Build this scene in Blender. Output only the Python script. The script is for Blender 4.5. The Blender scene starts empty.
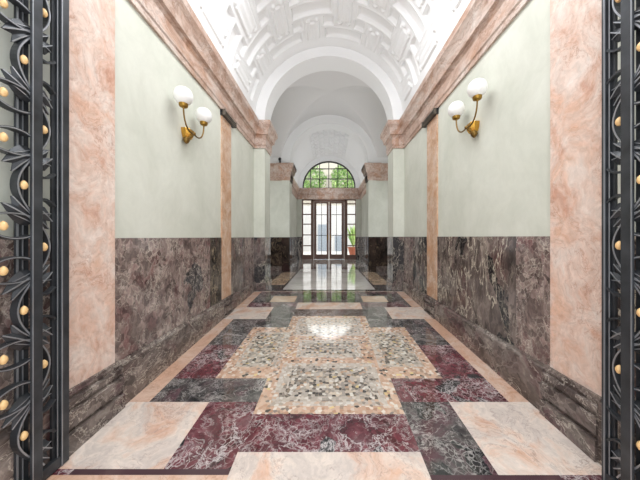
import bpy, math, random
import numpy as np
from mathutils import Vector
random.seed(7)
PI = math.pi
C = bpy.context.scene.collection
F = 249.0            # focal length in pixels
EYE = 1.3
def E(z): return z + EYE            # height given relative to eye level
SL = 0.0442
Y_ARCH, Y_ARCH_B, Y_PIER, Y_PIER_B, Y_END = 5.06, 5.51, 7.96, 8.41, 11.9
W = 1.53             # half width of the hall
RA = 1.305           # half width of the arch openings
ZC = 2.375           # springing height relative to eye
def zf(y): return SL * min(y, Y_ARCH)
Z2 = zf(9)

# ------------------------------------------------------------------ helpers
class MB:
    def __init__(s): s.v = []; s.f = []; s.m = []; s.sm = []; s.seed = []
    def add(s, vs, fs, mi=0, smooth=False, seed=0.0):
        o = len(s.v); s.v += [tuple(p) for p in vs]
        for f in fs:
            s.f.append([o + i for i in f]); s.m.append(mi); s.sm.append(smooth); s.seed.append(seed)
        return s
    def box(s, x0, x1, y0, y1, z0, z1, mi=0, seed=0.0):
        x0, x1 = sorted((x0, x1)); y0, y1 = sorted((y0, y1)); z0, z1 = sorted((z0, z1))
        v = [(x0,y0,z0),(x1,y0,z0),(x1,y1,z0),(x0,y1,z0),(x0,y0,z1),(x1,y0,z1),(x1,y1,z1),(x0,y1,z1)]
        f = [(0,3,2,1),(4,5,6,7),(0,1,5,4),(1,2,6,5),(2,3,7,6),(3,0,4,7)]
        return s.add(v, f, mi, False, seed)
    def bbox(s, x0, x1, y0, y1, z0, z1, b, mi=0):
        """box with chamfered edges"""
        x0, x1 = sorted((x0, x1)); y0, y1 = sorted((y0, y1)); z0, z1 = sorted((z0, z1))
        loops = []
        for z, i in ((z0, b), (z0 + b, 0), (z1 - b, 0), (z1, b)):
            a0, a1, c0, c1 = x0 + i, x1 - i, y0 + i, y1 - i
            k = b
            loops.append([(a0+k,c0,z),(a1-k,c0,z),(a1,c0+k,z),(a1,c1-k,z),(a1-k,c1,z),(a0+k,c1,z),(a0,c1-k,z),(a0,c0+k,z)])
        return s.loft(loops, mi, True, True)
    def loft(s, loops, mi=0, cap0=True, cap1=True, smooth=False, closed=True):
        n = len(loops[0]); v = [p for l in loops for p in l]; f = []
        for i in range(len(loops) - 1):
            for j in range(n if closed else n - 1):
                k = (j + 1) % n
                f.append((i*n+j, i*n+k, (i+1)*n+k, (i+1)*n+j))
        s.add(v, f, mi, smooth)
        if cap0: s.add(loops[0], [tuple(range(n))[::-1]], mi)
        if cap1: s.add(loops[-1], [tuple(range(n))], mi)
        return s
    def lathe(s, prof, loc=(0,0,0), n=20, mi=0, axis='z'):
        loops = []
        for r, h in prof:
            l = []
            for k in range(n):
                a = 2*PI*k/n; p = (r*math.cos(a), r*math.sin(a), h)
                if axis == 'x': p = (h, p[0], p[1])
                if axis == 'y': p = (p[0], h, p[1])
                l.append((p[0]+loc[0], p[1]+loc[1], p[2]+loc[2]))
            loops.append(l)
        return s.loft(loops, mi, True, True, True)
    def tube(s, pts, r, n=10, mi=0, taper=None):
        pts = [Vector(p) for p in pts]; loops = []
        up = Vector((0, 0, 1))
        for i, p in enumerate(pts):
            d = (pts[min(i+1, len(pts)-1)] - pts[max(i-1, 0)]).normalized()
            a = d.cross(up)
            if a.length < 1e-3: a = d.cross(Vector((0, 1, 0)))
            a.normalize(); b = a.cross(d)
            rr = r if taper is None else r + (taper - r) * i / (len(pts)-1)
            loops.append([tuple(p + rr*(math.cos(2*PI*k/n)*a + math.sin(2*PI*k/n)*b)) for k in range(n)])
        return s.loft(loops, mi, True, True, True)
    def ball(s, c, r, n=20, mi=0, sz=1.0):
        m = n // 2
        prof = [(max(r*math.sin(PI*i/m), 1e-4), -r*sz*math.cos(PI*i/m)) for i in range(m+1)]
        return s.lathe(prof, c, n, mi)
    def build(s, name, mats, parent=None, recalc=True):
        me = bpy.data.meshes.new(name); me.from_pydata(s.v, [], s.f)
        if not isinstance(mats, (list, tuple)): mats = [mats]
        for m in mats: me.materials.append(m)
        me.polygons.foreach_set('material_index', s.m)
        me.polygons.foreach_set('use_smooth', s.sm)
        at = me.attributes.new('seed', 'FLOAT', 'FACE'); at.data.foreach_set('value', s.seed)
        if recalc:
            import bmesh
            bm = bmesh.new(); bm.from_mesh(me)
            bmesh.ops.remove_doubles(bm, verts=bm.verts, dist=1e-5)
            bmesh.ops.recalc_face_normals(bm, faces=bm.faces); bm.to_mesh(me); bm.free()
        me.update()
        if recalc and any(s.sm): me.set_sharp_from_angle(angle=math.radians(38))
        o = bpy.data.objects.new(name, me); C.objects.link(o)
        if parent: o.parent = parent
        return o
def tag(o, label, cat, group=None, kind=None):
    o['label'] = label; o['category'] = cat
    if group: o['group'] = group
    if kind: o['kind'] = kind
    return o
def struct(o, label=None, cat=None):
    o['kind'] = 'structure'
    if label: o['label'] = label; o['category'] = cat
    return o
def empty(name, loc):
    o = bpy.data.objects.new(name, None); C.objects.link(o); o.location = loc; o.empty_display_size = .1
    return o
def dup(o, parent, loc):
    c = o.copy(); C.objects.link(c); c.parent = parent; c.location = loc; return c
def bez(p0, p1, p2, p3, n=10):
    out = []
    for i in range(n+1):
        t = i/n; a = (1-t)
        out.append(tuple(a**3*p0[k] + 3*a*a*t*p1[k] + 3*a*t*t*p2[k] + t**3*p3[k] for k in range(len(p0))))
    return out

# ------------------------------------------------------------------ materials
def newmat(name):
    m = bpy.data.materials.new(name); m.use_nodes = True
    nt = m.node_tree; b = nt.nodes['Principled BSDF']
    return m, nt, b
def srgb(h):
    h = h.lstrip('#'); c = [int(h[i:i+2], 16)/255 for i in (0, 2, 4)]
    return tuple(x/12.92 if x <= .04045 else ((x+.055)/1.055)**2.4 for x in c) + (1,)
def plain(name, col, rough=.5, metal=0., spec=.5, emit=0., noise=0.):
    m, nt, b = newmat(name)
    col = srgb(col) if isinstance(col, str) else col
    b.inputs['Base Color'].default_value = col
    b.inputs['Roughness'].default_value = rough; b.inputs['Metallic'].default_value = metal
    b.inputs['Specular IOR Level'].default_value = spec
    if emit: b.inputs['Emission Color'].default_value = col; b.inputs['Emission Strength'].default_value = emit
    if noise:
        tc = nt.nodes.new('ShaderNodeTexCoord'); n = nt.nodes.new('ShaderNodeTexNoise'); r = nt.nodes.new('ShaderNodeValToRGB')
        n.inputs['Scale'].default_value = 9; n.inputs['Detail'].default_value = 6
        r.color_ramp.elements[0].position = .3; r.color_ramp.elements[1].position = .7
        r.color_ramp.elements[0].color = tuple(c*(1-noise) for c in col[:3]) + (1,)
        r.color_ramp.elements[1].color = tuple(min(1, c*(1+noise)) for c in col[:3]) + (1,)
        nt.links.new(tc.outputs['Object'], n.inputs['Vector']); nt.links.new(n.outputs['Fac'], r.inputs['Fac']); nt.links.new(r.outputs['Color'], b.inputs['Base Color'])
    return m
def N(nt, t, **kw):
    n = nt.nodes.new(t)
    for k, v in kw.items(): setattr(n, k, v)
    return n
def ramp(nt, stops, interp='LINEAR'):
    r = N(nt, 'ShaderNodeValToRGB'); cr = r.color_ramp; cr.interpolation = interp
    while len(cr.elements) > 1: cr.elements.remove(cr.elements[-1])
    cr.elements[0].position = stops[0][0]; cr.elements[0].color = srgb(stops[0][1]) if isinstance(stops[0][1], str) else stops[0][1]
    for p, c in stops[1:]:
        e = cr.elements.new(p); e.color = srgb(c) if isinstance(c, str) else c
    return r
def mix(nt, fac, a, b, mode='MIX'):
    m = N(nt, 'ShaderNodeMix', data_type='RGBA', blend_type=mode)
    for sock, val in ((m.inputs['Factor'], fac), (m.inputs['A'], a), (m.inputs['B'], b)):
        if hasattr(val, 'is_linked') or isinstance(val, bpy.types.NodeSocket): nt.links.new(val, sock)
        elif isinstance(val, str): sock.default_value = srgb(val)
        else: sock.default_value = val
    return m.outputs['Result']
def g(v): return (v, v, v, 1)
def coords(nt, scale=(1,1,1), warp=.25, wscale=2.0):
    L = nt.links
    tc = N(nt, 'ShaderNodeTexCoord'); at = N(nt, 'ShaderNodeAttribute', attribute_name='seed')
    mu = N(nt, 'ShaderNodeVectorMath', operation='SCALE'); mu.inputs[0].default_value = (7.3, 13.1, 5.7); L.new(at.outputs['Fac'], mu.inputs['Scale'])
    mp = N(nt, 'ShaderNodeMapping'); mp.inputs['Scale'].default_value = scale
    L.new(tc.outputs['Object'], mp.inputs['Vector'])
    ad = N(nt, 'ShaderNodeVectorMath', operation='ADD'); L.new(mp.outputs[0], ad.inputs[0]); L.new(mu.outputs[0], ad.inputs[1])
    no = N(nt, 'ShaderNodeTexNoise'); no.inputs['Scale'].default_value = wscale; no.inputs['Detail'].default_value = 5
    L.new(ad.outputs[0], no.inputs['Vector'])
    sb = N(nt, 'ShaderNodeVectorMath', operation='SUBTRACT'); sb.inputs[1].default_value = (.5,.5,.5); L.new(no.outputs['Color'], sb.inputs[0])
    sc = N(nt, 'ShaderNodeVectorMath', operation='SCALE'); sc.inputs['Scale'].default_value = warp*2; L.new(sb.outputs[0], sc.inputs[0])
    a2 = N(nt, 'ShaderNodeVectorMath', operation='ADD'); L.new(ad.outputs[0], a2.inputs[0]); L.new(sc.outputs[0], a2.inputs[1])
    return a2.outputs[0]
def noise(nt, vec, scale, detail=8, rough=.6):
    n = N(nt, 'ShaderNodeTexNoise'); n.inputs['Scale'].default_value = scale; n.inputs['Detail'].default_value = detail; n.inputs['Roughness'].default_value = rough
    nt.links.new(vec, n.inputs['Vector']); return n.outputs['Fac']
def veins(nt, vec, scale, w):
    """thin wandering veins: zero crossings of a rough noise"""
    n = N(nt, 'ShaderNodeTexNoise'); n.inputs['Scale'].default_value = scale; n.inputs['Detail'].default_value = 7; n.inputs['Roughness'].default_value = .62; n.inputs['Distortion'].default_value = .35
    nt.links.new(vec, n.inputs['Vector'])
    r = ramp(nt, [(.5-w, g(0)), (.5-w*.25, g(.8)), (.5, g(1)), (.5+w*.25, g(.8)), (.5+w, g(0))]); nt.links.new(n.outputs['Fac'], r.inputs['Fac'])
    return r.outputs['Color']
def mul(nt, a, b):
    m = N(nt, 'ShaderNodeMath', operation='MULTIPLY')
    for i, x in enumerate((a, b)):
        if isinstance(x, bpy.types.NodeSocket): nt.links.new(x, m.inputs[i])
        else: m.inputs[i].default_value = x
    return m.outputs[0]
def marble(name, stops, vein, vs=(3, 9), vw=(.05, .06), va=(.8, .5), ns=2.5, scale=(1,1,1), warp=.25, wscale=2., blotch=None, rough=.15, spec=.5, mottle=.0, dark=None, cells=None):
    m, nt, b = newmat(name); L = nt.links
    vec = coords(nt, scale, warp, wscale)
    r = ramp(nt, stops); L.new(noise(nt, vec, ns), r.inputs['Fac']); col = r.outputs['Color']
    if blotch:
        rb = ramp(nt, [(blotch[1], g(0)), (blotch[2], g(1))]); L.new(noise(nt, vec, blotch[3], 5), rb.inputs['Fac'])
        col = mix(nt, rb.outputs['Color'], col, blotch[0])
    if dark:      # angular dark clasts of a breccia
        v = N(nt, 'ShaderNodeTexVoronoi'); v.inputs['Scale'].default_value = dark[1]; L.new(vec, v.inputs['Vector'])
        sp = N(nt, 'ShaderNodeSeparateColor'); L.new(v.outputs['Color'], sp.inputs[0])
        rd = ramp(nt, [(dark[2], g(0)), (dark[2]+.06, g(1))]); L.new(sp.outputs[0], rd.inputs['Fac'])
        col = mix(nt, rd.outputs['Color'], col, dark[0])
    if cells:     # fine brecciation: irregular fragments with pale joints
        cv = coords(nt, scale, .06, 9.0)
        v = N(nt, 'ShaderNodeTexVoronoi'); v.inputs['Scale'].default_value = cells[0]; L.new(cv, v.inputs['Vector'])
        sp = N(nt, 'ShaderNodeSeparateColor'); L.new(v.outputs['Color'], sp.inputs[0])
        rc = ramp(nt, [(0, g(1-cells[1])), (1, g(1+cells[1]*.35))]); L.new(sp.outputs[0], rc.inputs['Fac'])
        col = mix(nt, 1.0, col, rc.outputs['Color'], 'MULTIPLY')
        e = N(nt, 'ShaderNodeTexVoronoi', feature='DISTANCE_TO_EDGE'); e.inputs['Scale'].default_value = cells[0]; L.new(cv, e.inputs['Vector'])
        re_ = ramp(nt, [(.0, g(1)), (cells[3], g(0))]); L.new(e.outputs['Distance'], re_.inputs['Fac'])
        rk = ramp(nt, [(.45, g(0)), (.62, g(1))]); L.new(noise(nt, vec, 4.3, 6), rk.inputs['Fac'])
        col = mix(nt, mul(nt, mul(nt, re_.outputs['Color'], rk.outputs['Color']), cells[2]), col, vein)
    mk = ramp(nt, [(.42, g(0)), (.6, g(1))]); L.new(noise(nt, vec, 3.1, 4), mk.inputs['Fac'])
    for i in range(2):
        ve = veins(nt, vec, vs[i], vw[i])
        fac = mul(nt, mul(nt, ve, va[i]), mk.outputs['Color'] if i else 1.0)
        col = mix(nt, fac, col, vein)
    if mottle:
        rm = ramp(nt, [(.3, g(1-mottle)), (.7, g(1))]); L.new(noise(nt, vec, 28, 6, .7), rm.inputs['Fac'])
        col = mix(nt, 1.0, col, rm.outputs['Color'], 'MULTIPLY')
    L.new(col, b.inputs['Base Color'])
    b.inputs['Roughness'].default_value = rough; b.inputs['Specular IOR Level'].default_value = spec
    return m
def mosaic(name, palette, grout='#b9a996', scale=38, rough=.10):
    m, nt, b = newmat(name); L = nt.links
    tc = N(nt, 'ShaderNodeTexCoord')
    v = N(nt, 'ShaderNodeTexVoronoi', voronoi_dimensions='2D'); v.inputs['Scale'].default_value = scale; v.inputs['Randomness'].default_value = .8
    e = N(nt, 'ShaderNodeTexVoronoi', voronoi_dimensions='2D', feature='DISTANCE_TO_EDGE'); e.inputs['Scale'].default_value = scale; e.inputs['Randomness'].default_value = .8
    L.new(tc.outputs['Object'], v.inputs['Vector']); L.new(tc.outputs['Object'], e.inputs['Vector'])
    sp = N(nt, 'ShaderNodeSeparateColor'); L.new(v.outputs['Color'], sp.inputs[0])
    tot = sum(w for w, _ in palette); acc = 0; st = []
    for w, c in palette: st.append((acc/tot, c)); acc += w
    r = ramp(nt, st, 'CONSTANT'); L.new(sp.outputs[0], r.inputs['Fac'])
    var = ramp(nt, [(0, g(.82)), (1, g(1))]); L.new(sp.outputs[1], var.inputs['Fac'])
    col = mix(nt, 1.0, r.outputs['Color'], var.outputs['Color'], 'MULTIPLY')
    ed = ramp(nt, [(.03, g(1)), (.07, g(0))]); L.new(e.outputs['Distance'], ed.inputs['Fac'])
    col = mix(nt, mul(nt, ed.outputs['Color'], .55), col, grout)
    L.new(col, b.inputs['Base Color']); b.inputs['Roughness'].default_value = rough
    return m

def plaster(name, a, bcol, c, rough=.55):
    m, nt, b = newmat(name); L = nt.links
    vec = coords(nt, (1, 1, .8), .3, 1.5)
    r = ramp(nt, [(.3, a), (.5, bcol), (.7, c)]); L.new(noise(nt, vec, 1.6, 7, .6), r.inputs['Fac'])
    r2 = ramp(nt, [(.35, g(.94)), (.65, g(1))]); L.new(noise(nt, vec, 11, 8, .7), r2.inputs['Fac'])
    L.new(mix(nt, 1.0, r.outputs['Color'], r2.outputs['Color'], 'MULTIPLY'), b.inputs['Base Color'])
    b.inputs['Roughness'].default_value = rough; b.inputs['Specular IOR Level'].default_value = .3
    return m

M_MINT = plaster('mint_plaster', '#c6c9bd', '#d1d3c8', '#dadcd2')
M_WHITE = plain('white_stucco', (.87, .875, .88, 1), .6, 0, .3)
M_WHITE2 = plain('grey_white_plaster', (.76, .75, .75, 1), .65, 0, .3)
M_PINKW = marble('rose_marble_pilaster', [(.28, '#d3a58f'), (.40, '#e0bfae'), (.52, '#e9d2c5'), (.7, '#eee1d8')], '#b07c64', (2.2, 12), (.006, .025), (.25, .5), 7.5, (1, 1, .8), .2, 3.0, ('#e3b79d', .52, .74, 3.6), .25, .4, .26)
M_PINK2 = marble('tan_rose_marble_pilaster', [(.28, '#b58a6a'), (.42, '#cfa788'), (.55, '#dcbda5'), (.72, '#e6d0bf')], '#9d6d50', (3, 12), (.008, .03), (.3, .5), 6.5, (1, 1, .8), .2, 3.0, ('#cf9d78', .5, .72, 3.6), .25, .4, .25)
M_CORN = marble('brown_rose_marble', [(.28, '#a58573'), (.42, '#c3a696'), (.55, '#d7c2b6'), (.75, '#e5d9d1')], '#8f6650', (3, 12), (.014, .03), (.45, .55), 7.5, (1, .45, 1), .2, 3.0, ('#c4977b', .5, .7, 3.6), .3, .4, .32)
M_WAIN = marble('brown_veined_marble', [(.3, '#3f3634'), (.43, '#665955'), (.55, '#83756f'), (.7, '#a19389')], '#d8ccba', (1.3, 3.8), (.009, .014), (.95, .8), 5.0, (1, 1, .5), .22, 3.0, ('#6b4d4b', .52, .68, 4.2), .13, .5, .4, ('#332f31', 2.8, .72), (22, .45, .5, .06))
M_WAIN_M = marble('mauve_breccia_marble', [(.3, '#62534f'), (.43, '#8a7772'), (.55, '#a6938c'), (.7, '#c0b1a8')], '#ded2c4', (2.0, 6.5), (.006, .014), (.7, .7), 6.0, (1, 1, .8), .22, 3.0, ('#84605f', .5, .66, 4.6), .13, .5, .42, ('#565254', 4.0, .88), (26, .55, .7, .08))
M_WAIN_K = marble('dark_olive_marble', [(.3, '#2c2826'), (.43, '#48413c'), (.55, '#655b52'), (.7, '#86796b')], '#c9b697', (1.6, 5), (.008, .014), (.8, .7), 5.0, (1, 1, .6), .22, 3.0, ('#54403c', .52, .68, 4.2), .13, .5, .4, ('#242222', 3, .75), (20, .45, .5, .06))
M_PLINTH = marble('dark_grey_marble', [(.28, '#4a403d'), (.43, '#6d605b'), (.57, '#897c75'), (.72, '#aca199')], '#d4c9bb', (1.8, 5), (.007, .014), (.75, .75), 5.5, (1, .7, 1), .25, 2.6, ('#6a4b4d', .52, .68, 3.6), .16, .5, .4, None, (20, .45, .55, .06))
M_PLINTH_G = marble('grey_moulded_marble', [(.28, '#463c3a'), (.43, '#695d59'), (.57, '#857973'), (.72, '#a79d96')], '#d4c9bd', (2.4, 8), (.008, .02), (.7, .7), 6, (1, .9, 1), .25, 2.6, ('#664a4e', .52, .66, 3.8), .2, .5, .4, None, (22, .4, .5, .07))
M_WAIN_D = marble('black_green_marble', [(.3, '#161311'), (.5, '#2c2522'), (.7, '#4a3d37')], '#85735f', (1.8, 6), (.012, .02), (.6, .5), 3, (1,1,.7), .3, 2.0, ('#3a2426', .55, .7, 2.0), .10, .6, .2)
M_FPINK = marble('floor_pink_marble', [(.28, '#dbb095'), (.40, '#e5cbba'), (.49, '#e6d9ce'), (.58, '#d4c8c0'), (.68, '#e5d6ca'), (.78, '#dfb69c')], '#97807a', (2.2, 7), (.007, .018), (.4, .55), 3.6, (1,1,1), .3, 2.6, ('#d9b39d', .54, .7, 3.0), .08, .7, .22)
M_FTRIM = marble('floor_salmon_border', [(.28, '#c49678'), (.45, '#d6b29c'), (.6, '#e0c8b8'), (.75, '#e8d9ce')], '#a97f66', (4, 9), (.01, .02), (.4, .5), 6, (1,1,1), .3, 2.0, ('#cb9f84', .5, .7, 3), .06, .7, .2)
M_FRED = marble('floor_red_marble', [(.3, '#40222a'), (.44, '#612f38'), (.56, '#77434b'), (.7, '#8f6a70')], '#ddd5d4', (2.6, 9), (.007, .03), (.5, .8), 7.5, (1,1,1), .25, 3.0, ('#661f2e', .5, .62, 3.8), .08, .7, .35, ('#38393c', 6, .86), (27, .38, .75, .10))
M_FDARK = marble('floor_green_marble', [(.3, '#2f3032'), (.44, '#4a4848'), (.56, '#625e5d'), (.7, '#7f7877')], '#cdc8c4', (2.6, 9), (.007, .025), (.5, .75), 7.5, (1,1,1), .25, 3.0, ('#5d424a', .5, .64, 3.8), .05, .7, .3, ('#2a2d30', 7, .82), (27, .34, .6, .10))
M_FTAN = marble('floor_tan_marble', [(.3, '#b2957a'), (.5, '#c8ae95'), (.7, '#d6c5b0')], '#a8876a', (3, 9), (.012, .02), (.3, .3), 3.5, (1,1,1), .3, 2, None, .05, .7)
M_FPALE = marble('floor_pale_marble', [(.3, '#c9c5c0'), (.5, '#dcd8d3'), (.7, '#e6e4e0')], '#b9b2ac', (2, 7), (.012, .02), (.4, .4), 2.5, (1,1,1), .3, 2, None, .06, .7)
M_FBLK = plain('floor_dark_line', '#4a363b', .1)
M_MOS_S = mosaic('mosaic_salmon', [(26, '#cfb09a'), (24, '#c5a28b'), (12, '#dac8b8'), (12, '#b68f76'), (7, '#e2d8cc'), (7, '#a58d7b'), (5, '#8b8078'), (4, '#4b443f'), (2, '#d8c08a')])
M_MOS_D = mosaic('mosaic_dark', [(22, '#989088'), (20, '#b0a89e'), (12, '#69625b'), (11, '#3f3a37'), (12, '#c6b7a5'), (10, '#d5d0c7'), (7, '#b5957c'), (6, '#857869'), (2, '#c8b27a')])
M_MOS_G = mosaic('mosaic_grey', [(24, '#b5aca1'), (20, '#c4baae'), (14, '#a59d93'), (10, '#d3ccc3'), (9, '#8a8178'), (10, '#c9ad96'), (5, '#5b544e')])
M_MOS_W = mosaic('mosaic_white', [(24, '#c9c0b6'), (20, '#bcb1a6'), (8, '#d6d0c8'), (16, '#c6ab97'), (8, '#b1a699'), (4, '#8e857b')])
M_IRON = plain('wrought_iron', '#3d4044', .34, .4, .5, 0, .4)
M_IRON_E = plain('iron_edge_highlight', '#a2a5aa', .35, .7, .5)  # pale colour standing in for highlights on the iron edges
M_BUD = plain('gold_bud', '#e3bd85', .35, .0, .5, 0, .08)
M_BRASS = plain('brass', '#c99a45', .25, .9, .5)
M_BRASS_M = plain('brass_cup', '#9c7a38', .28, .9, .5)
M_BRASS_D = plain('aged_brass', '#7d6233', .35, .85, .5)
M_GLOBE = plain('opal_glass', (.86, .86, .85, 1), .12, 0, .5, .04)
M_WOOD = plain('brown_wood', '#6a4a3c', .4, 0, .5, 0, .2)
M_STEEL = plain('dark_steel', '#2b2a28', .4, .3)
M_BRONZE = plain('dark_bronze_grille', '#6b655c', .45, .5, .5, 0, .25)
M_BLACK = plain('black_plastic', '#1d1d20', .3)
def glassmat():
    m, nt, b = newmat('window_glass'); nt.nodes.remove(b)
    t = N(nt, 'ShaderNodeBsdfTransparent'); t.inputs[0].default_value = (.95, .97, .96, 1)
    gl = N(nt, 'ShaderNodeBsdfGlossy'); gl.inputs['Roughness'].default_value = .02
    mx = N(nt, 'ShaderNodeMixShader'); mx.inputs[0].default_value = .06
    nt.links.new(t.outputs[0], mx.inputs[1]); nt.links.new(gl.outputs[0], mx.inputs[2])
    nt.links.new(mx.outputs[0], nt.nodes['Material Output'].inputs[0]); return m
M_GLASS = glassmat()

for m_ in (M_FPINK, M_FTRIM, M_FRED, M_FDARK, M_FTAN, M_FPALE, M_MOS_S, M_MOS_D, M_MOS_G, M_MOS_W):
    b_ = m_.node_tree.nodes['Principled BSDF']; b_.inputs['Specular IOR Level'].default_value = .3; b_.inputs['Coat Weight'].default_value = .8; b_.inputs['Coat IOR'].default_value = 1.55; b_.inputs['Coat Roughness'].default_value = .07
# ------------------------------------------------------------------ floor (one inlaid slab, materials per inlay)
FM = [M_FPINK, M_FTRIM, M_FRED, M_FDARK, M_MOS_S, M_MOS_D, M_MOS_G, M_MOS_W, M_FBLK, M_FTAN, M_FPALE]
PINK, TRIM, RED, DARK, MS, MD, MG, MW, BLK, TAN, PALE = range(11)
YM = 2.66
ZONES = []
def zone(mi, x0, x1, y0, y1, seed=0, sym=True):
    ZONES.append((x0, x1, y0, y1, mi, seed))
    if sym: ZONES.append((-x1, -x0, y0, y1, mi, seed + .37))
zone(RED, -W, W, -.5, Y_ARCH, 0, False)
zone(DARK, .0, 1.33, 2.85, 3.2, 3)
for mir in (0, 1):
    def yy(a, b): return (a, b) if not mir else (2*YM - b, 2*YM - a)
    sd = 10*mir
    zone(PINK, -.525, .525, *yy(.6, 1.432), 1+sd, False)
    zone(PINK, .885, 1.478, *yy(1.332, 1.84), 2+sd)
    zone(DARK if mir else RED, .525, .885, *yy(1.332, 1.84), 3.3+sd)
    zone(DARK, .525, 1.33, *yy(1.84, 2.125), 4+sd)
    zone(DARK if mir else RED, -.525, .525, *yy(1.432, 1.722), 5+sd, False)
ZONES.append((.525, .885, 1.332, 1.84, DARK, 8.1))     # front right slab is grey-green
ZONES.append((.525, 1.33, 1.84, 2.125, RED, 8.7))      # right cross slab is red
zone(RED, .97, 1.33, 2.125, 2.72, 6); zone(DARK, .97, 1.33, 2.72, 3.195, 7)
# borders along the walls
zone(TRIM, 1.33, 1.6, 1.84, 3.48, 21); zone(TRIM, 1.33, 1.6, 3.99, 4.92, 22)
# threshold stripes
zone(PINK, .885, 1.478, 1.30, 1.4, 2, False); zone(DARK, .525, .885, 1.30, 1.4, 8.1, False); zone(BLK, -1.36, -.525, 1.30, 1.332, 0, False); zone(BLK, .525, 1.2, 1.272, 1.30, 0, False); zone(PINK, -.525, .525, 1.19, 1.432, 1, False)
zone(TRIM, -1.6, 1.6, -.5, 1.19, 30, False); zone(TRIM, -1.6, -.525, 1.19, 1.30, 31, False); zone(TRIM, .525, 1.6, 1.19, 1.272, 31.4, False)
# mosaic cross
zone(MS, -.525, .525, 1.722, 3.597, 0, False); zone(MS, -.97, .97, 2.125, 3.195, 0, False)
zone(MW, -.43, .43, 1.80, 2.36, 0, False); zone(MG, -.385, .385, 1.845, 2.315, 0, False); zone(MD, -.33, .33, 1.90, 2.27, 0, False)
zone(MW, -.43, .43, 2.95, 3.52, 0, False); zone(MG, -.385, .385, 2.99, 3.48, 0, False)
zone(MW, .46, .50, 2.28, 3.05); zone(MG, .50, .88, 2.30, 3.04); zone(MD, .54, .84, 2.35, 2.99)
zone(MW, -.33, .33, 2.46, 2.84, 0, False); zone(MG, -.30, .30, 2.49, 2.81, 0, False); zone(MD, -.24, .24, 2.54, 2.76, 0, False)
# end of first bay
zone(DARK, -1.33, 1.33, 4.23, 4.80, 40, False); zone(TAN, .587, 1.02, 4.26, 4.62, 41); zone(RED, -1.33, 1.33, 4.80, 4.92, 42, False)
zone(MW, -1.6, 1.6, 4.92, 4.96, 0, False); zone(DARK, -1.6, 1.6, 4.96, 5.06, 0, False)
# second bay and inner bay
zone(DARK, -2.6, 2.6, 5.06, 8.41, 50, False); zone(TAN, 1.0, 1.40, 5.6, 7.65, 51); zone(PALE, -.95, .95, 5.1, 8.41, 52, False)
zone(FM.index(M_FDARK), -1.6, 1.6, 8.41, 9.2, 53, False); zone(PALE, -1.6, 1.6, 8.9, 12.3, 54, False)
xs = sorted({round(v, 4) for z in ZONES for v in z[:2]}); ys = sorted({round(v, 4) for z in ZONES for v in z[2:4]} | {Y_ARCH})
fb = MB()
for i in range(len(xs)-1):
    for j in range(len(ys)-1):
        cx, cy = (xs[i]+xs[i+1])/2, (ys[j]+ys[j+1])/2; hit = None
        for z in ZONES:
            if z[0] < cx < z[1] and z[2] < cy < z[3]: hit = z
        if hit is None: continue
        x0, x1, y0, y1 = xs[i], xs[i+1], ys[j], ys[j+1]
        fb.add([(x0,y0,zf(y0)),(x1,y0,zf(y0)),(x1,y1,zf(y1)),(x0,y1,zf(y1))], [(0,1,2,3)], hit[4], False, hit[5])
floor = struct(fb.build('floor', FM, recalc=False), 'polished marble floor inlaid with a stone mosaic cross', 'floor')

# ------------------------------------------------------------------ walls
MWALL = [M_MINT, M_WAIN, M_PINKW, M_WAIN_D]
def wall_run(name, sx, y0, y1, wz, label):
    b = MB(); X = sx*W
    b.box(X, X+sx*.25, y0, y1, -.1, E(4.4), 0)
    return struct(b.build(name, [M_MINT]), label, 'wall')
wall_run('wall_left', -1, -.4, Y_ARCH, 0, 'pale green plastered wall on the left of the hall')
wall_run('wall_right', 1, -.4, Y_ARCH, 0, 'pale green plastered wall on the right of the hall')
wall_run('wall_left_inner', -1, Y_PIER_B, Y_END, 0, 'pale green left wall of the far bay by the door')
wall_run('wall_right_inner', 1, Y_PIER_B, Y_END, 0, 'pale green right wall of the far bay by the door')
# marble wainscots, slab by slab
STRIPS = {-1: [(1.41, 1.757), (3.52, 3.845)], 1: [(1.38, 1.70), (3.49, 3.84)]}
tn = [0]
def trim_name(): tn[0] += 1; return 'trim_%d' % tn[0]
for sx in (-1, 1):
    b = MB(); wz = E(-.008 if sx < 0 else .005); X = sx*W; s1, s2 = STRIPS[sx]
    runs = [(-.4, s1[0], 1), (s1[1], 3.18 if sx < 0 else 2.02, 2), (3.18 if sx < 0 else 2.02, s2[0], 3), (s2[1], 4.5, 4), (4.5, Y_ARCH, 5)]
    for a, c, sd in runs:
        b.box(X, X-sx*.012, a, c, -.05, wz, {(-1,1):1,(-1,2):1,(-1,3):2,(1,2):1,(-1,5):1,(1,5):1}.get((sx,sd),0), sd*1.7 + (0 if sx < 0 else 31))
    struct(b.build(trim_name(), [M_WAIN, M_WAIN_M, M_WAIN_K]), 'dark veined marble wainscot on the %s wall' % ('left' if sx < 0 else 'right'), 'wainscot')
    b = MB(); b.box(X, X-sx*.012, Y_PIER_B, Y_END, Z2-.05, wz, 0, 4.4)
    struct(b.build(trim_name(), [M_WAIN]), 'dark marble wainscot of the far bay, %s side' % ('left' if sx < 0 else 'right'), 'wainscot')
    for k, (a, c) in enumerate(STRIPS[sx]):
        b = MB(); b.box(X, X-sx*.02, a, c, -.05, E(1.83), 0, k*3.1 + sx)
        struct(b.build(trim_name(), [M_PINK2 if k else M_PINKW, M_WAIN_M]), 'rose marble pilaster strip on the %s wall, %s' % ('left' if sx < 0 else 'right', 'beside the open gate' if k == 0 else 'under the dark grille'), 'pilaster')
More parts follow.
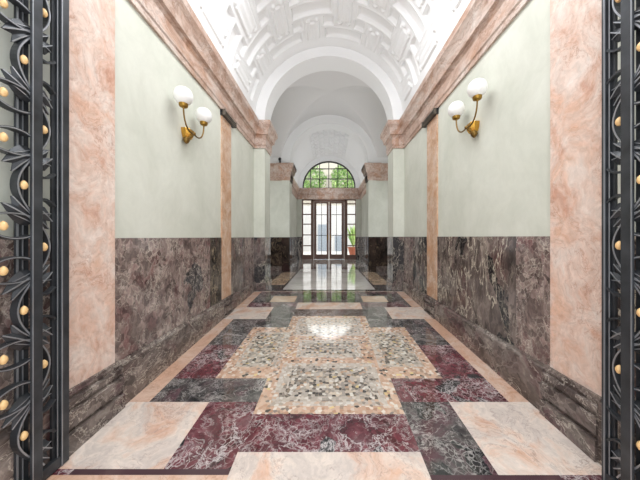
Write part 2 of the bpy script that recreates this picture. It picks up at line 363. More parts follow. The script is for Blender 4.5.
# plinths following the ramp at the foot, level at the top
PL_PLAIN = [(1.55, 0), (1.478, 0), (1.478, -.925), (1.482, -.915), (1.497, -.908), (1.502, -.895), (1.55, -.895)]
PL_MOULD = [(1.55, 0), (1.462, 0), (1.462, -1.125), (1.490, -1.12), (1.490, -1.095), (1.468, -1.09), (1.468, -1.005), (1.494, -1.0), (1.494, -.975), (1.474, -.97), (1.474, -.940), (1.494, -.935), (1.494, -.918), (1.486, -.912), (1.494, -.885), (1.55, -.885)]
def plinth(name, sx, y0, y1, label, prof=PL_PLAIN, mat=None):
    b = MB(); loops = []
    for y in (y0, y1):
        loops.append([(sx*x, y, (zf(y)-.02 if i < 2 else E(z))) for i, (x, z) in enumerate(prof)])
    b.loft(loops)
    return struct(b.build(name, [mat or M_PLINTH]), label, 'baseboard')
for sx, nm in ((-1, 'left'), (1, 'right')):
    (a1, c1), (a2, c2) = STRIPS[sx]
    for ya, yb_, wh in ((-.4, a1-.01, 'behind the open gate'), (c1+.03, a2-.01, 'below the wall lamp'), (c2+.01, Y_ARCH+.01, 'by the arch pier')):
        plinth('baseboard_%s' % nm, sx, ya, yb_, 'dark marble plinth along the %s wall, %s' % (nm, wh))
    plinth('baseboard_%s_inner' % nm, sx, Y_PIER_B, Y_END, 'dark marble plinth along the %s wall of the far bay' % nm)
    for k, (a_, c_) in enumerate(STRIPS[sx]):
        plinth('baseboard_%s_pedestal' % nm, sx, a_-.01, c_+(.03 if k == 0 else .01), 'moulded grey marble pedestal of the %s pilaster strip on the %s wall' % (('near', 'far')[k], nm), PL_MOULD, M_PLINTH_G)
# cornices
CP = [(0, 1.80), (.022, 1.80), (.022, 1.85), (.034, 1.865), (.034, 2.01), (.046, 2.03), (.05, 2.05), (.08, 2.06), (.083, 2.09), (.09, 2.13), (.108, 2.18), (.132, 2.22), (.142, 2.235), (.142, 2.317), (0, 2.317)]
def cornice(sx, y0, y1, label):
    b = MB(); loops = [[(sx*(W-o), y, E(z)) for o, z in CP] for y in (y0, y1)]
    b.loft(loops); return struct(b.build(trim_name(), [M_CORN]), label, 'cornice')
for sx, nm in ((-1, 'left'), (1, 'right')):
    cornice(sx, -.4, Y_ARCH, 'brown rose marble cornice along the top of the %s wall' % nm)
    cornice(sx, Y_PIER_B, Y_END, 'brown rose marble cornice of the far bay, %s side' % nm)
# ------------------------------------------------------------------ arches and piers
def arch_plate(b, y0, y1, r, xmax, zbot, ztop, mi=0, n=48):
    """wall above the piers with a round-headed opening"""
    pts = [(r*math.cos(PI*k/n), ZC + r*math.sin(PI*k/n)) for k in range(n+1)]
    pts = [(r, zbot)] + pts + [(-r, zbot)]
    for y, fl in ((y0, 0), (y1, 1)):
        for i in range(1, len(pts)-2):
            (xa, za), (xb, zb) = pts[i], pts[i+1]
            b.add([(xa,y,E(za)),(xb,y,E(zb)),(xb,y,E(ztop)),(xa,y,E(ztop))], [(0,1,2,3)], mi)
        for s in (-1, 1):
            b.add([(s*r,y,E(zbot)),(s*xmax,y,E(zbot)),(s*xmax,y,E(ztop)),(s*r,y,E(ztop))], [(0,1,2,3)], mi)
    o = [(x, y0, E(z)) for x, z in pts]; q = [(x, y1, E(z)) for x, z in pts]
    b.loft([o, q], mi, False, False, True, False)
    return b
b = arch_plate(MB(), Y_ARCH, Y_ARCH_B, RA, 2.6, 2.30, 4.5)
struct(b.build('wall_middle', [M_WHITE], recalc=False), 'white round arch closing the ornate vault', 'wall')
b = arch_plate(MB(), Y_PIER, Y_PIER_B, RA-.05, 2.6, 2.30, 4.5)
struct(b.build('wall_inner', [M_WHITE], recalc=False), 'white inner arch between crossing and door', 'wall')
b = MB(); loops = []
for k in range(49):
    a = PI*k/48; c_, s_ = math.cos(a), math.sin(a); r0, r1 = RA-.05, RA+.075
    loops.append([(r0*c_, Y_PIER-.035, E(ZC+r0*s_)), (r1*c_, Y_PIER-.035, E(ZC+r1*s_)), (r1*c_, Y_PIER+.01, E(ZC+r1*s_)), (r0*c_, Y_PIER+.01, E(ZC+r0*s_))])
b.loft(loops); struct(b.build(trim_name(), [M_WHITE]), 'raised white archivolt around the inner arch', 'archivolt')
def rect_loft(b, x0, x1, y0, y1, prof, mi=0):
    loops = [[(x0-o, y0-o, E(z)), (x1+o, y0-o, E(z)), (x1+o, y1+o, E(z)), (x0-o, y1+o, E(z))] for o, z in prof]
    b.loft(loops, mi); return b
for sx, nm in ((-1, 'left'), (1, 'right')):
    wz = -.008 if sx < 0 else .005
    for (y0, y1, xi, what, wm) in ((Y_ARCH, Y_ARCH_B, RA, 'near', M_WAIN), (Y_PIER, Y_PIER_B, RA-.05, 'far', M_WAIN_D)):
        xa, xb = sorted((sx*xi, sx*2.6)); b = MB()
        b.box(xa, xb, y0, y1, E(wz), E(2.31), 0)
        xa2, xb2 = sorted((sx*(xi-.010), sx*2.6))
        b.box(xa2, xb2, y0-.010, y1+.010, Z2-.06, E(wz), 1, 5.5 if sx < 0 else 8.2)
        # plinth block
        px0, px1 = sorted((sx*(xi-.028), sx*2.6))
        b.box(px0, px1, y0-.028, y1+.028, Z2-.06, E(-.93), 2, 1)
        if what == 'far':      # narrow pilaster stepping forward by the opening
            p0, p1 = sorted((sx*xi, sx*1.5))
            b.box(p0, p1, y0-.05, y0, E(wz), E(2.31), 0); b.box(p0, p1, y0-.06, y0, Z2-.06, E(wz), 1, 9)
        struct(b.build('wall_pier_%s_%s' % (what, nm), [M_MINT, wm, M_PLINTH]), 'green and dark marble pier of the %s arch, %s side' % (what, nm), 'wall')
        b = MB(); y0c = y0 - (.05 if what == 'far' else 0)
        rect_loft(b, xa, xb, y0, y1, CP)
        if what == 'far':
            p0, p1 = sorted((sx*xi, sx*1.5)); rect_loft(b, p0, p1, y0-.05, y1, CP)
        struct(b.build(trim_name(), [M_CORN]), 'rose marble capital of the %s arch pier, %s side' % (what, nm), 'capital')
    b = MB(); b.box(sx*2.5, sx*2.7, Y_ARCH_B, Y_PIER, Z2-.1, E(4.5), 0)
    struct(b.build('wall_%s_crossing' % nm, [M_MINT]), 'end wall of the crossing, %s side' % nm, 'wall')

# ------------------------------------------------------------------ vaults
def sstep(x): x = np.clip(x, 0, 1); return x*x*(3-2*x)
def weave(S, Y):
    cs, cy = .567, .525
    H = np.zeros_like(S)
    inside = sstep((2.12 - np.abs(S)) / .03)
    kk = np.floor((S - .27)/cs + .5); jj = np.floor((Y - 4.19)/cy + .5)
    for dk in (-1, 0, 1):
        for dj in (-1, 0, 1):
            k = kk + dk; j = jj + dj
            u = S - (.27 + cs*k); v = Y - (4.19 + cy*j); isv = ((k + j) % 2) == 0
            # transverse trays: recessed, sloping rims
            d = np.minimum(.345 - np.abs(u), .108 - np.abs(v))
            tray = -.050*sstep(d/.035) + .012*np.exp(-((d+.016)/.012)**2)
            H += np.where(~isv & (d > -.05), tray, 0)
            # longitudinal ribbed bars
            d = np.minimum(.108 - np.abs(u), .245 - np.abs(v))
            bar = .020*sstep((d+.012)/.012) * (1 + .22*np.cos(u/.108*PI*2)) - .012*np.exp(-((d+.024)/.008)**2)
            H += np.where(isv & (d > -.06), bar, 0)
            for su in (-.072, .072):
                for sv in (-.292, .292):
                    rr = np.hypot(u - su, v - sv)
                    H += np.where(isv & (rr < .042), .030*np.sqrt(np.clip(1 - (rr/.042)**2, 0, 1)), 0)
            # square coffers at the corners of the weave
            d = .098 - np.maximum(np.abs(u - cs/2), np.abs(v - cy/2))
            H += np.where(d > -.03, -.045*sstep(d/.035) + .010*np.exp(-((d+.010)/.008)**2), 0)
    return H*inside
def grid_mesh(name, P, mat, mats=None, label=''):
    n, m = P.shape[:2]
    idx = np.arange(n*m).reshape(n, m)
    q = np.stack([idx[:-1,:-1], idx[1:,:-1], idx[1:,1:], idx[:-1,1:]], -1).reshape(-1, 4)
    me = bpy.data.meshes.new(name); me.vertices.add(n*m); me.vertices.foreach_set('co', P.reshape(-1))
    me.loops.add(q.size); me.loops.foreach_set('vertex_index', q.reshape(-1).astype(np.int32))
    me.polygons.add(len(q)); me.polygons.foreach_set('loop_start', np.arange(0, q.size, 4, dtype=np.int32))
    me.polygons.foreach_set('use_smooth', np.ones(len(q), bool))
    me.update(calc_edges=True); me.validate(); me.materials.append(mat)
    o = bpy.data.objects.new(name, me); C.objects.link(o); return struct(o, label, 'ceiling')
def barrel(name, y0, y1, R, ds, dy, patt, label, yoff=0., scale=1.0, mat=None, depth=1.0):
    s = np.linspace(-R*PI/2, R*PI/2, int(R*PI/ds)); y = np.linspace(y0, y1, int((y1-y0)/dy))
    S, Y = np.meshgrid(s, y, indexing='ij')
    H = weave(S/scale, (Y-yoff)/scale)*scale*depth if patt else np.zeros_like(S)
    if patt: H = H*sstep((y1 - .22 - Y)/.02)
    r = R - H; th = S/R
    P = np.stack([r*np.sin(th), Y, E(ZC) + r*np.cos(th)], -1)
    return grid_mesh(name, P, mat or M_WHITE, label=label)
barrel('ceiling', -.4, Y_ARCH, 1.5, .011, .011, True, 'white barrel vault with woven stucco coffers')
barrel('ceiling_inner', Y_PIER_B, Y_END, 1.5, .010, .010, True, 'white coffered barrel vault of the far bay', 0., .36, None, 3.2)
x = np.linspace(-2.55, 2.55, 205); y = np.linspace(Y_ARCH_B-.01, Y_PIER+.01, 101)
X, Y = np.meshgrid(x, y, indexing='ij'); yc = (Y_ARCH_B+Y_PIER)/2; hb = (Y_PIER-Y_ARCH_B)/2+.012
z1 = np.where(np.abs(X) < 1.53, np.sqrt(np.clip(1-(X/1.53)**2, 0, 1)), 0); z2 = np.sqrt(np.clip(1-((Y-yc)/hb)**2, 0, 1))
P = np.stack([X, Y, E(2.36) + 1.55*np.maximum(z1, z2)], -1)
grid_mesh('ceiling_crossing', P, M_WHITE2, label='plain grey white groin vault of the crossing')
# masonry roof above everything keeps the daylight out
b = MB(); b.box(-2.7, 2.7, -.4, Y_END+.3, E(4.5), E(4.7)); struct(b.build('ceiling_roof', [M_WHITE2]), 'slab above the vaults', 'ceiling')
for yw in (Y_ARCH,):
    pass

# ------------------------------------------------------------------ end wall with door, sidelights, fanlight
SC = Y_END/F
b = MB(); ye0, ye1 = Y_END, Y_END+.30
RF = 1.275
arch_plate(b, ye0, ye1, RF, 2.6, 2.317, 4.5, 0)
struct(b.build('wall_back', [M_WHITE], recalc=False), 'white lunette wall around the fanlight', 'wall')
b = MB()
for sx in (-1, 1):
    b.box(sx*1.30, sx*2.6, ye0, ye1, E(0), E(1.82), 0); b.box(sx*1.295, sx*2.6, ye0-.012, ye1, Z2-.06, E(0), 1, 7)
struct(b.build('wall_back_piers', [M_MINT, M_WAIN]), 'green and dark marble jambs beside the sidelights', 'wall')
b = MB(); loops = [[(xx, ye0 - o + .0, E(z)) for o, z in CP[:-1]] + [(xx, ye1, E(2.317)), (xx, ye1, E(1.80))] for xx in (-W, W)]
b.loft(loops); struct(b.build(trim_name(), [M_CORN]), 'brown rose marble entablature over the doorway', 'entablature')
zt, zb = 1.80, Z2-EYE
# door
d = empty('door_1', (0, Y_END+.12, Z2)); struct(d, 'glazed double door in brown wood at the end of the hall', 'door')
def dl(p): return (p[0], p[1]-(Y_END+.12), p[2]-Z2)
def part(name, fn, mat, parent, org):
    b = MB(); fn(b); b.v = [(p[0]-org[0], p[1]-org[1], p[2]-org[2]) for p in b.v]
    return b.build(name, [mat], parent)
DO = (0, Y_END+.12, Z2); yd = Y_END+.12
def f(b):
    for sx in (-1, 1): b.bbox(sx*.835, sx*.735, yd-.06, yd+.06, E(zb), E(zt), .012)
    b.bbox(-.835, .835, yd-.06, yd+.06, E(zt-.10), E(zt), .012)
part('door_frame', f, M_WOOD, d, DO)
for sx in (-1, 1):
    x0, x1 = sorted((sx*.012, sx*.725)); xa, xb = (x0+.10, x1-.12) if sx > 0 else (x0+.12, x1-.10)
    zpt, zpb = 1.62, -.84
    def f(b):
        b.bbox(x0, xa, yd-.035, yd+.035, E(zb)+.012, E(zt-.11), .008); b.bbox(xb, x1, yd-.035, yd+.035, E(zb)+.012, E(zt-.11), .008)
        b.box(xa, xb, yd-.03, yd+.03, E(zpt), E(zt-.112)); b.box(xa, xb, yd-.03, yd+.03, E(zb)+.014, E(zpb))
    leaf = part('door_leaf', f, M_WOOD, d, DO)
    def f(b):
        b.box((xa+xb)/2-.012, (xa+xb)/2+.012, yd-.02, yd+.02, E(zpb), E(zpt))
        for zz in (1.075, .08): b.box(xa, xb, yd-.019, yd+.019, E(zz)-.014, E(zz)+.014)
    part('glazing_bars', f, M_STEEL, leaf, DO)
    part('pane', lambda b: b.add([(xa,yd,E(zpb)),(xb,yd,E(zpb)),(xb,yd,E(zpt)),(xa,yd,E(zpt))], [(0,1,2,3)]), M_GLASS, leaf, DO)
    hx = sx*.055
    def f(b):
        b.box(hx-.018, hx+.018, yd-.043, yd-.035, E(-.12), E(.12)); b.tube([(hx, yd-.04, E(0)), (hx, yd-.085, E(0)), (hx+sx*.10, yd-.085, E(0))], .009, 8)
    part('door_handle', f, M_BRASS_D, leaf, DO)
for k, sx in enumerate((-1, 1)):
    wn = empty('window_%d' % (k+2), (sx*1.07, yd, Z2)); struct(wn, 'narrow sidelight window %s of the door' % ('left' if sx < 0 else 'right'), 'window')
    O = (sx*1.07, yd, Z2); x0, x1 = sorted((sx*.838, sx*1.297))
    def f(b):
        b.box(x0, x0+.05, yd-.04, yd+.04, E(zb), E(zt)); b.box(x1-.03, x1, yd-.04, yd+.04, E(zb), E(zt))
        b.box(x0+.05, x1-.03, yd-.04, yd+.04, E(1.76), E(zt)); b.box(x0+.05, x1-.03, yd-.04, yd+.04, E(zb), E(-.86))
        for zz in (1.60, 1.09, .62, .10, -.42): b.box(x0+.05, x1-.03, yd-.025, yd+.025, E(zz)-.025, E(zz)+.025)
    part('window_frame', f, M_WOOD, wn, O)
    part('pane', lambda b: b.add([(x0+.05,yd,E(-.86)),(x1-.03,yd,E(-.86)),(x1-.03,yd,E(1.76)),(x0+.05,yd,E(1.76))], [(0,1,2,3)]), M_GLASS, wn, O)
wn = empty('window_1', (0, yd, E(2.317))); struct(wn, 'half-round fanlight with dark glazing bars over the door', 'window'); O = (0, yd, E(2.317))
def f(b):
    n = 40
    for r0, r1 in ((RF-.055, RF+.01),):
        loops = []
        for k in range(n+1):
            a = PI*k/n; c, s = math.cos(a), math.sin(a)
            loops.append([(r0*c, yd-.04, E(ZC+r0*s)), (r1*c, yd-.04, E(ZC+r1*s)), (r1*c, yd+.04, E(ZC+r1*s)), (r0*c, yd+.04, E(ZC+r0*s))])
        b.loft(loops)
    b.box(-RF, RF, yd-.04, yd+.04, E(2.317), E(2.375))
    for px in (-18.5, -9.5, -.2, 9, 18.5):
        xx = px*SC; zz = ZC + math.sqrt(max(0, (RF-.03)**2 - xx*xx)); b.box(xx-.018, xx+.018, yd-.02, yd+.02, E(2.35), E(zz))
    for v in (168.2, 178.4):
        zz = (237-v)*SC; hw = math.sqrt((RF-.03)**2 - (zz-ZC)**2); b.box(-hw, hw, yd-.021, yd+.021, E(zz)-.02, E(zz)+.02)
part('window_frame', f, M_STEEL, wn, O)
def f(b):
    n = 40; b.add([(RF*.985*math.cos(PI*k/n), yd, E(ZC+RF*.985*math.sin(PI*k/n))) for k in range(n+1)], [tuple(range(n+1))])
part('pane', f, M_GLASS, wn, O)

# ------------------------------------------------------------------ wall sconces
def sconce(sx, yc, zg, label):
    X0 = sx*W; t = empty('wall_sconce', (X0, yc, E(zg-.28))); O = (X0, yc, E(zg-.28))
    tag(t, label, 'wall lamp', 'brass wall lamps with twin white globes'); yp = yc + .04
    zg_ = E(zg); zh = zg_-.285; xh = X0 - sx*.12; xg = X0 - sx*.125
    def f(b):       # tapering faceted back plate with a bowl-shaped foot
        loops = []
        for w, dep, z in ((.066, .075, zh+.060), (.068, .08, zh+.052), (.058, .075, zh+.0), (.04, .06, zh-.035), (.015, .03, zh-.06)):
            loops.append([(X0, yp-w, z), (X0-sx*dep*.6, yp-w, z), (X0-sx*dep, yp-w*.6, z), (X0-sx*dep, yp+w*.6, z), (X0-sx*dep*.6, yp+w, z), (X0, yp+w, z)])
        b.loft(loops)
    part('back_plate', f, M_BRASS, t, O)
    part('finial', lambda b: b.lathe([(.004, -.06), (.022, -.045), (.034, -.02), (.030, 0), (.012, .012), (.006, .02)], (X0-sx*.04, yc, zh-.045), 16), M_BRASS_D, t, O)
    def f(b):
        b.tube(bez((X0-sx*.03, yc, zh-.045), (X0-sx*.07, yc, zh-.06), (xh+sx*.02, yc, zh-.02), (xh, yc, zh), 8), .011, 10)
        b.ball((xh, yc, zh), .019, 14)
    part('bracket_arm', f, M_BRASS_D, t, O)
    for s in (-1, 1):
        y2 = yc + s*.195
        pts = bez((xh, yc, zh), (xh, yc+s*.08, zh-.035), (xg, y2, zh+.0), (xg, y2, zg_-.105), 14)
        arm = part('arm', lambda b: b.tube(pts, .0075, 10), M_BRASS_D, t, O)
        part('cup', lambda b: b.lathe([(.008, -.122), (.013, -.113), (.034, -.106), (.041, -.095), (.041, -.076), (.034, -.07)], (xg, y2, zg_), 20), M_BRASS_M, arm, O)
        part('globe', lambda b: b.ball((xg, y2, zg_), .086, 32), M_GLOBE, arm, O)
sconce(-1, 2.60, 1.362, 'brass twin-globe wall lamp on the left pale green wall')
sconce(1, 2.555, 1.408, 'brass twin-globe wall lamp on the right pale green wall')

# ------------------------------------------------------------------ bronze grilles on the pilaster heads
for sx, y0, y1, nm in ((-1, 3.50, 3.94, 'left'), (1, 3.47, 3.93, 'right')):
    X0 = sx*(W-.02); z0, z1 = E(1.72), E(1.802); t = empty('bronze_grille', (X0, (y0+y1)/2, z0)); O = tuple(t.location)
    tag(t, 'dark ribbed bronze grille under the cornice atop the %s narrow rose pilaster' % nm, 'grille', 'bronze grilles under the cornice')
    part('back_plate', lambda b: b.box(sx*(W+.002), X0-sx*.015, y0, y1, z0, z1), M_BLACK, t, O)
    for ya, yb_ in ((y0, y0+.02), (y1-.02, y1)): part('end_cap', lambda b: b.box(X0-sx*.012, X0-sx*.05, ya, yb_, z0, z1), M_BRONZE, t, O)
    for k in range(3):
        zz = z0 + .012 + .028*k
        part('slat', lambda b: b.box(X0-sx*.013, X0-sx*.045, y0+.021, y1-.021, zz-.005, zz+.006), M_BRONZE, t, O)

# ------------------------------------------------------------------ security camera above the far left capital
t = empty('security_camera', (-1.56, Y_PIER, E(2.47))); O = tuple(t.location)
tag(t, 'small black security camera above the far left capital', 'camera')
part('bracket', lambda b: b.box(-1.585, -1.535, Y_PIER-.03, Y_PIER+.0, E(2.317), E(2.53)), M_BLACK, t, O)
part('dome', lambda b: b.ball((-1.56, Y_PIER-.07, E(2.47)), .05, 18), M_BLACK, t, O)

# ------------------------------------------------------------------ wrought iron gate leaves folded against the walls
PER = .594
def strap(b, pts, u0, u1, th, sx, mi=0):
    """iron strap following pts=(y,z), its broad side spanning depth u0..u1"""
    n = len(pts); L = []
    for i, (y, z) in enumerate(pts):
        a, c = pts[max(i-1, 0)], pts[min(i+1, n-1)]; dy, dz = c[0]-a[0], c[1]-a[1]; l = math.hypot(dy, dz) or 1
        ny, nz = -dz/l*th[i]/2 if isinstance(th, list) else -dz/l*th/2, dy/l*th[i]/2 if isinstance(th, list) else dy/l*th/2
        L.append([(sx*u0, y+ny, z+nz), (sx*u1, y+ny, z+nz), (sx*u1, y-ny, z-nz), (sx*u0, y-ny, z-nz)])
    b.loft(L, mi)
def spike(b, y0, z0, y1, z1, w, u0, u1, sx, bend=0.):
    """pointed acanthus blade: ridged wedge from root to tip"""
    dy, dz = y1-y0, z1-z0; l = math.hypot(dy, dz); ny, nz = -dz/l, dy/l; L = []
    for t_, ww, dd in ((0, .6, .75), (.3, 1.0, 1.0), (.6, .75, .85), (1, .04, .3)):
        cy, cz = y0+dy*t_ + ny*bend*math.sin(t_*PI), z0+dz*t_ + nz*bend*math.sin(t_*PI); h = w*ww/2; um = (u0+u1)/2; hd = (u1-u0)/2*dd
        L.append([(sx*(um-hd), cy, cz), (sx*um, cy+ny*h, cz+nz*h), (sx*(um+hd), cy, cz), (sx*um, cy-ny*h, cz-nz*h)])
    b.loft(L)
    E_ = []                        # highlight painted as a bright strip along the front ridge
    for a_ in L:
        p = Vector(a_[0]); n_ = Vector((0, ny, nz))*w*.035
        E_.append([tuple(p+n_), tuple(p-n_), tuple(p-n_-Vector((sx*.002, 0, 0))), tuple(p+n_-Vector((sx*.002, 0, 0)))])
    b.loft(E_, 1)
def gate(sx, Xf, yb, yfar, stile_w, ylead, zphase, label):
    """Xf front face, yb centre of the first bar, yfar far edge of the leaf"""
    zbase = zf(yfar)+.004; ztop = 3.30
    t = empty('iron_gate', (sx*Xf, yfar, zbase)); tag(t, label, 'gate', 'wrought iron gate leaves')
    def P(name, fn, mat, par=t, loc=(0, 0, 0)):
        b = MB(); fn(b); o = b.build(name, mat if isinstance(mat, list) else [mat], par); o.location = loc; return o
    zl = -zbase       # local offset for world heights
    H = ztop - zbase
    def st(b):
        b.bbox(sx*0, sx*.03, -stile_w, 0, .0, H, .003)
        b.box(sx*.012, sx*.034, -stile_w-.012, -stile_w-.001, .0, H); b.box(sx*.022, sx*.034, -stile_w-.026, -stile_w-.013, .0, H)
    fs = P('far_stile', st, M_IRON)
    P('stile_edge', lambda b: (b.box(sx*-.002, sx*.002, -stile_w+.001, -stile_w+.005, 0, H), b.box(sx*.010, sx*.0125, -stile_w-.012, -stile_w-.008, 0, H)), M_IRON_E, fs)  # pale strips imitate highlights on the stile edges
    P('near_stile', lambda b: b.bbox(sx*0, sx*.034, ylead-yfar, ylead-yfar+.06, -.0, H, .003), M_IRON)
    zr = SL*(ylead-yfar)
    def rail(b):
        a, c = ylead-yfar, -stile_w-.0
        za = SL*a
        loops = [[(sx*.004, a+.06, za+.012), (sx*.03, a+.06, za+.012), (sx*.03, a+.06, za+.07), (sx*.004, a+.06, za+.07)], [(sx*.004, c, .0), (sx*.03, c, .0), (sx*.03, c, .055), (sx*.004, c, .055)]]
        b.loft(loops)
    P('bottom_rail', rail, M_IRON)
    P('top_rail', lambda b: b.bbox(sx*.004, sx*.03, ylead-yfar+.06, -stile_w, H-.06, H, .004), M_IRON)
    protos = {}
    def put(key, name, fn, mat, loc):
        if key not in protos: protos[key] = P(name, fn, mat, t, loc); return protos[key]
        return dup(protos[key], t, loc)
    for bi, dyb in enumerate((0, -.46)):
        yc = yb - yfar + dyb
        br = P('bar', lambda b: b.bbox(sx*-.012, sx*.003, yc-.023, yc+.023, .03, H-.03, .003), M_IRON)
        P('bar_edge', lambda b: b.box(sx*-.0135, sx*-.011, yc-.0225, yc-.019, .03, H-.03), M_IRON_E, br)
        bb_ = P('back_bar', lambda b: b.box(sx*.030, sx*.037, yc-.056, yc-.004, .03, H-.03), M_IRON)
        P('bar_edge', lambda b: (b.box(sx*.027, sx*.0301, yc-.052, yc-.045, .03, H-.03), b.box(sx*.027, sx*.0301, yc-.03, yc-.026, .03, H-.03)), M_IRON_E, bb_)
        # undulating vine strap
        zs = [zb_*.02 for zb_ in range(int(H/.02))]
        zn = zphase + EYE + zl
        pts = [(yc - .002 - .066*math.cos(2*PI*(z-zn)/PER), z) for z in zs if .06 < z < H-.08]
        vs_ = P('vine_strap', lambda b: strap(b, pts, .002, .034, .010, sx), M_IRON)
        P('strap_edge', lambda b: strap(b, pts, .000, .0022, .006, sx), M_IRON_E, vs_)  # pale strip imitates the highlight along the strap
        for k in range(-2, 4):
            zN = zn + PER*k; zF = zN + PER/2
            if .08 < zN < H-.1:
                put('bud', 'bud', lambda b: b.lathe([(.0005, -.021), (.008, -.018), (.0135, -.008), (.0145, .002), (.011, .013), (.005, .02), (.0005, .023)], n=14), M_BUD, (sx*.006, yc-.042, zN))
            if .08 < zF < H-.1:
                put('bud', 'bud', None, M_BUD, (sx*.006, yc+.041, zF))
            # near-side olive sprays around each far bud
            if .2 < zF < H-.25:
                for up in (-1, 1):
                    def tong(b):
                        pt = bez((-.02, up*.055), (-.08, up*.030), (-.15, up*.045), (-.20, up*.12), 12)
                        strap(b, pt, .0, .036, [.015-.010*i/12 for i in range(13)], sx); strap(b, pt, -.002, .0005, .005, sx, 1)
                        pt = bez((-.02, up*.15), (-.06, up*.165), (-.14, up*.17), (-.20, up*.12), 12)
                        strap(b, pt, .0, .036, [.015-.010*i/12 for i in range(13)], sx); strap(b, pt, -.002, .0005, .005, sx, 1)
                    put(('tong', up), 'olive_leaf', tong, [M_IRON, M_IRON_E], (0, yc, zF))
                    def spk(b):
                        spike(b, -.01, up*.135, -.115, up*.205, .078, -.002, .036, sx)
                        spike(b, -.01, up*.155, -.080, up*.240, .066, .002, .036, sx, .005*up)
                        spike(b, -.01, up*.12, -.100, up*.165, .056, .004, .034, sx)
                    put(('spk', up), 'acanthus_blades', spk, [M_IRON, M_IRON_E], (0, yc, zF))
                    put('bud', 'bud', None, M_BUD, (sx*.004, yc-.118, zF+up*.10))
            # far-side blades around each near bud
            if .2 < zN < H-.25:
                for up in (-1, 1):
                    def spf(b):
                        spike(b, .01, up*.10, .085, up*.165, .070, .0, .036, sx)
                        spike(b, .01, up*.13, .080, up*.125, .058, .002, .036, sx)
                        spike(b, .01, up*.15, .072, up*.205, .062, .004, .034, sx)
                        strap(b, bez((.02, up*.06), (.05, up*.045), (.075, up*.06), (.095, up*.085), 8), .004, .034, .010, sx)
                    put(('spf', up), 'acanthus_blades', spf, [M_IRON, M_IRON_E], (0, yc, zN))
    return t
gate(-1, 1.440, 1.222, 1.383, .042, .50, .246, 'black wrought iron gate leaf with gilt buds, left side of the hall')
gate(1, 1.385, 1.152, 1.268, .018, .44, .256, 'black wrought iron gate leaf with gilt buds, right side of the hall')

# ------------------------------------------------------------------ courtyard beyond the door
M_GND = plain('courtyard_paving', '#d5d0c8', .7, 0, .3, 0, .08)
M_HOUSE = plain('pale_render', '#c9c6c3', .8, 0, .2)
M_HOUSE2 = plain('beige_render', '#cfc6b8', .8, 0, .2, 0, .05)
M_WINB = plain('grey_beige_window', '#b5ada0', .5)
M_SHUT = plain('blue_grey_shutter', '#8a939d', .5)
M_LEAF = plain('leaf_green', '#86ad62', .5, 0, .4, 0, .35)
M_LEAF2 = plain('leaf_light', '#b9d483', .5, 0, .4, 0, .25)
M_BARK = plain('bark', '#6a5644', .8, 0, .2, 0, .3)
M_TERRA = plain('terracotta', '#a4614a', .7, 0, .3, 0, .1)
b = MB(); b.box(-9, 9, Y_END+.30, 26, Z2-.2, Z2-.01); struct(b.build('floor_courtyard', [M_GND]), 'pale courtyard paving outside the glazed door', 'floor')
b = MB(); b.box(-9, 9, 19, 19.3, Z2-.1, E(2.4)); struct(b.build('wall_courtyard', [M_HOUSE]), 'pale courtyard wall seen through the door', 'wall')
h = empty('courtyard_building', (0, 24, Z2)); tag(h, 'beige building rising behind the trees outside the fanlight', 'building'); O = (0, 24, Z2)
part('facade', lambda b: b.box(-9, 9, 24, 25, Z2-.01, E(9)), M_HOUSE2, h, O)
for k in range(7): part('window', lambda b: b.box(-7.5+2.4*k, -6.5+2.4*k, 23.95, 24.01, E(4.2), E(6.0)), M_WINB, h, O)
for (xc, hw, zt_, nm) in ((-.52, .33, .95, 'left'), (.74, .30, .08, 'right')):
    s_ = empty('shutter_door', (xc, 18.98, Z2)); tag(s_, 'blue grey %s in the courtyard wall behind the %s glazed leaf' % ('tall door' if nm == 'left' else 'low door', nm), 'door'); O = tuple(s_.location)
    def f(b):
        b.box(xc-hw, xc+hw, 18.95, 18.99, Z2-.01, E(zt_))
        n_ = int((E(zt_)-Z2-.2)/.125)
        for k in range(n_): b.box(xc-hw+.05, xc+hw-.05, 18.935, 18.951, Z2+.15+.125*k, Z2+.22+.125*k)
    part('panel', f, M_SHUT, s_, O)
def leaves(b, cx, cy, cz, rx, ry, rz, n, size):
    for _ in range(n):
        while True:
            p = [random.uniform(-1, 1) for _ in range(3)]
            if .25 < sum(q*q for q in p) < 1: break
        c = Vector((cx+p[0]*rx, cy+p[1]*ry, cz+p[2]*rz)); a = Vector([random.gauss(0, 1) for _ in range(3)]).normalized(); q = a.cross(Vector((.3, .2, 1))).normalized()
        s = size*random.uniform(.6, 1.3)
        b.add([tuple(c-a*s), tuple(c+q*s*.4), tuple(c+a*s), tuple(c-q*s*.4)], [(0, 1, 2, 3)], random.choice((0, 0, 1)))
for (xc, yc_, hgt, r, n, lab) in ((-1.42, 21.2, 5.7, 1.25, 1100, 'leafy green tree seen through the left half of the fanlight'), (1.42, 20.8, 5.7, 1.3, 1500, 'bright green tree seen through the right half of the fanlight')):
    t = empty('courtyard_tree', (xc, yc_, Z2-.01)); tag(t, lab, 'tree', 'trees outside the fanlight'); O = tuple(t.location)
    part('trunk', lambda b: b.tube([(xc, yc_, Z2-.01), (xc+.06, yc_, Z2+1.6), (xc-.05, yc_, Z2+hgt)], .14, 10, 0, .05), M_BARK, t, O)
    bb = MB(); leaves(bb, xc, yc_, Z2+hgt+.2, r, .9, 1.35, n, .15); bb.v = [(p[0]-O[0], p[1]-O[1], p[2]-O[2]) for p in bb.v]
    bb.build('foliage', [M_LEAF, M_LEAF2], t, recalc=False)
t = empty('potted_palm', (1.42, 14.6, Z2-.01)); tag(t, 'bright green potted plant outside the right sidelight', 'plant'); O = tuple(t.location)
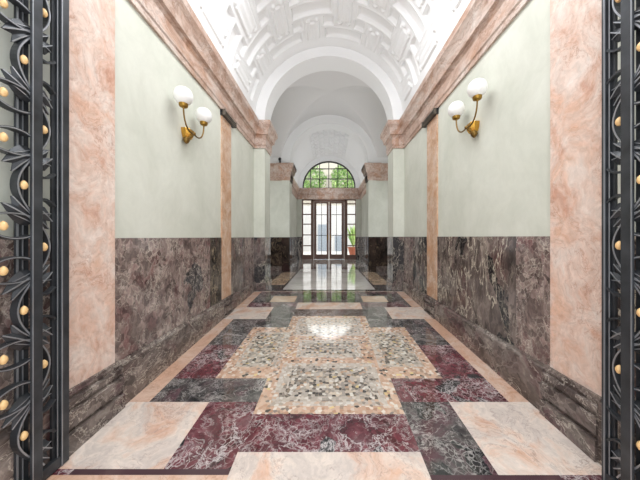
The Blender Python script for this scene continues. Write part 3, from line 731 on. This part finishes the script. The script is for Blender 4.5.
part('pot', lambda b: b.lathe([(.2, 0), (.3, .42), (.33, .42), (.33, .5), (.27, .5), (.26, .46)], (1.42, 14.6, Z2-.01), 24), M_TERRA, t, O)
bb = MB()
for k in range(70):
    a = random.uniform(0, 2*PI); l = random.uniform(.5, 1.1); up = random.uniform(.7, 1.5)
    p0 = Vector((1.42, 14.6, Z2+.45)); p3 = p0 + Vector((math.cos(a)*l*.5, math.sin(a)*l*.4, up)); w = Vector((-math.sin(a), math.cos(a), 0))*.035
    mid = p0*.4+p3*.6+Vector((0, 0, .12)); bb.add([tuple(p0-w*.3), tuple(mid-w), tuple(p3), tuple(mid+w), tuple(p0+w*.3)], [(0, 1, 2, 3, 4)], random.choice((0, 1, 1)))
bb.v = [(p[0]-O[0], p[1]-O[1], p[2]-O[2]) for p in bb.v]; bb.build('fronds', [M_LEAF, M_LEAF2], t, recalc=False)

# ------------------------------------------------------------------ light
w = bpy.data.worlds.new('world'); bpy.context.scene.world = w; w.use_nodes = True
bg = w.node_tree.nodes['Background']; bg.inputs[0].default_value = (.95, .97, 1, 1); bg.inputs[1].default_value = 2.3
def uplight(name, x, y, z, sx, sy, power, col=(.97, .985, 1)):
    l = bpy.data.lights.new(name, 'AREA'); l.shape = 'RECTANGLE'; l.size = sx; l.size_y = sy; l.energy = power; l.color = col
    o = bpy.data.objects.new(name, l); C.objects.link(o); o.location = (x, y, z); o.rotation_euler = (PI, 0, 0); return o
uplight('vault_fill', 0, 3.0, E(1.5), .8, 3.6, 3)  # added fill in mid-air, brightens the vault from below
uplight('vault_fill', 0, 5.95, E(1.0), .7, .5, 9)  # added fill set off-centre so the groins show
uplight('vault_fill', 0, 10.1, E(1.5), 1.0, 3.0, 15)  # added fill for the far bay vault
d1 = uplight('hall_fill', 0, 1.9, E(3.5), 1.2, 3.2, 92); d1.rotation_euler = (0, 0, 0)  # unseen fill added under the crown to brighten walls and floor
d3 = uplight('sky_light', 0, 14.4, E(5.5), 4.5, 3.0, 110, (.93, .97, 1)); d3.rotation_euler = (Vector((0, 7.5, 0)) - d3.location).to_track_quat('-Z', 'Y').to_euler()
for sx in (-1, 1):
    d2 = uplight('crossing_fill', sx*2.45, 6.73, E(.6), 2.0, 2.6, 16); d2.rotation_euler = (0, sx*PI/2, 0)  # added fill hidden behind the piers
# ------------------------------------------------------------------ camera
cam = bpy.data.cameras.new('camera'); co = bpy.data.objects.new('camera', cam); C.objects.link(co)
co.location = (0, 0, EYE); co.rotation_euler = (PI/2, 0, 0)
cam.sensor_width = 36; cam.lens = 36*F/640; cam.shift_x = -(329-320)/640; cam.shift_y = (237-240)/640
cam.clip_start = .02
sc = bpy.context.scene; sc.camera = co
sc.view_settings.view_transform = 'Standard'; sc.view_settings.look = 'None'; sc.view_settings.exposure = .12; sc.view_settings.gamma = 1
sc.cycles.max_bounces = 12; sc.cycles.diffuse_bounces = 6; sc.cycles.transparent_max_bounces = 16
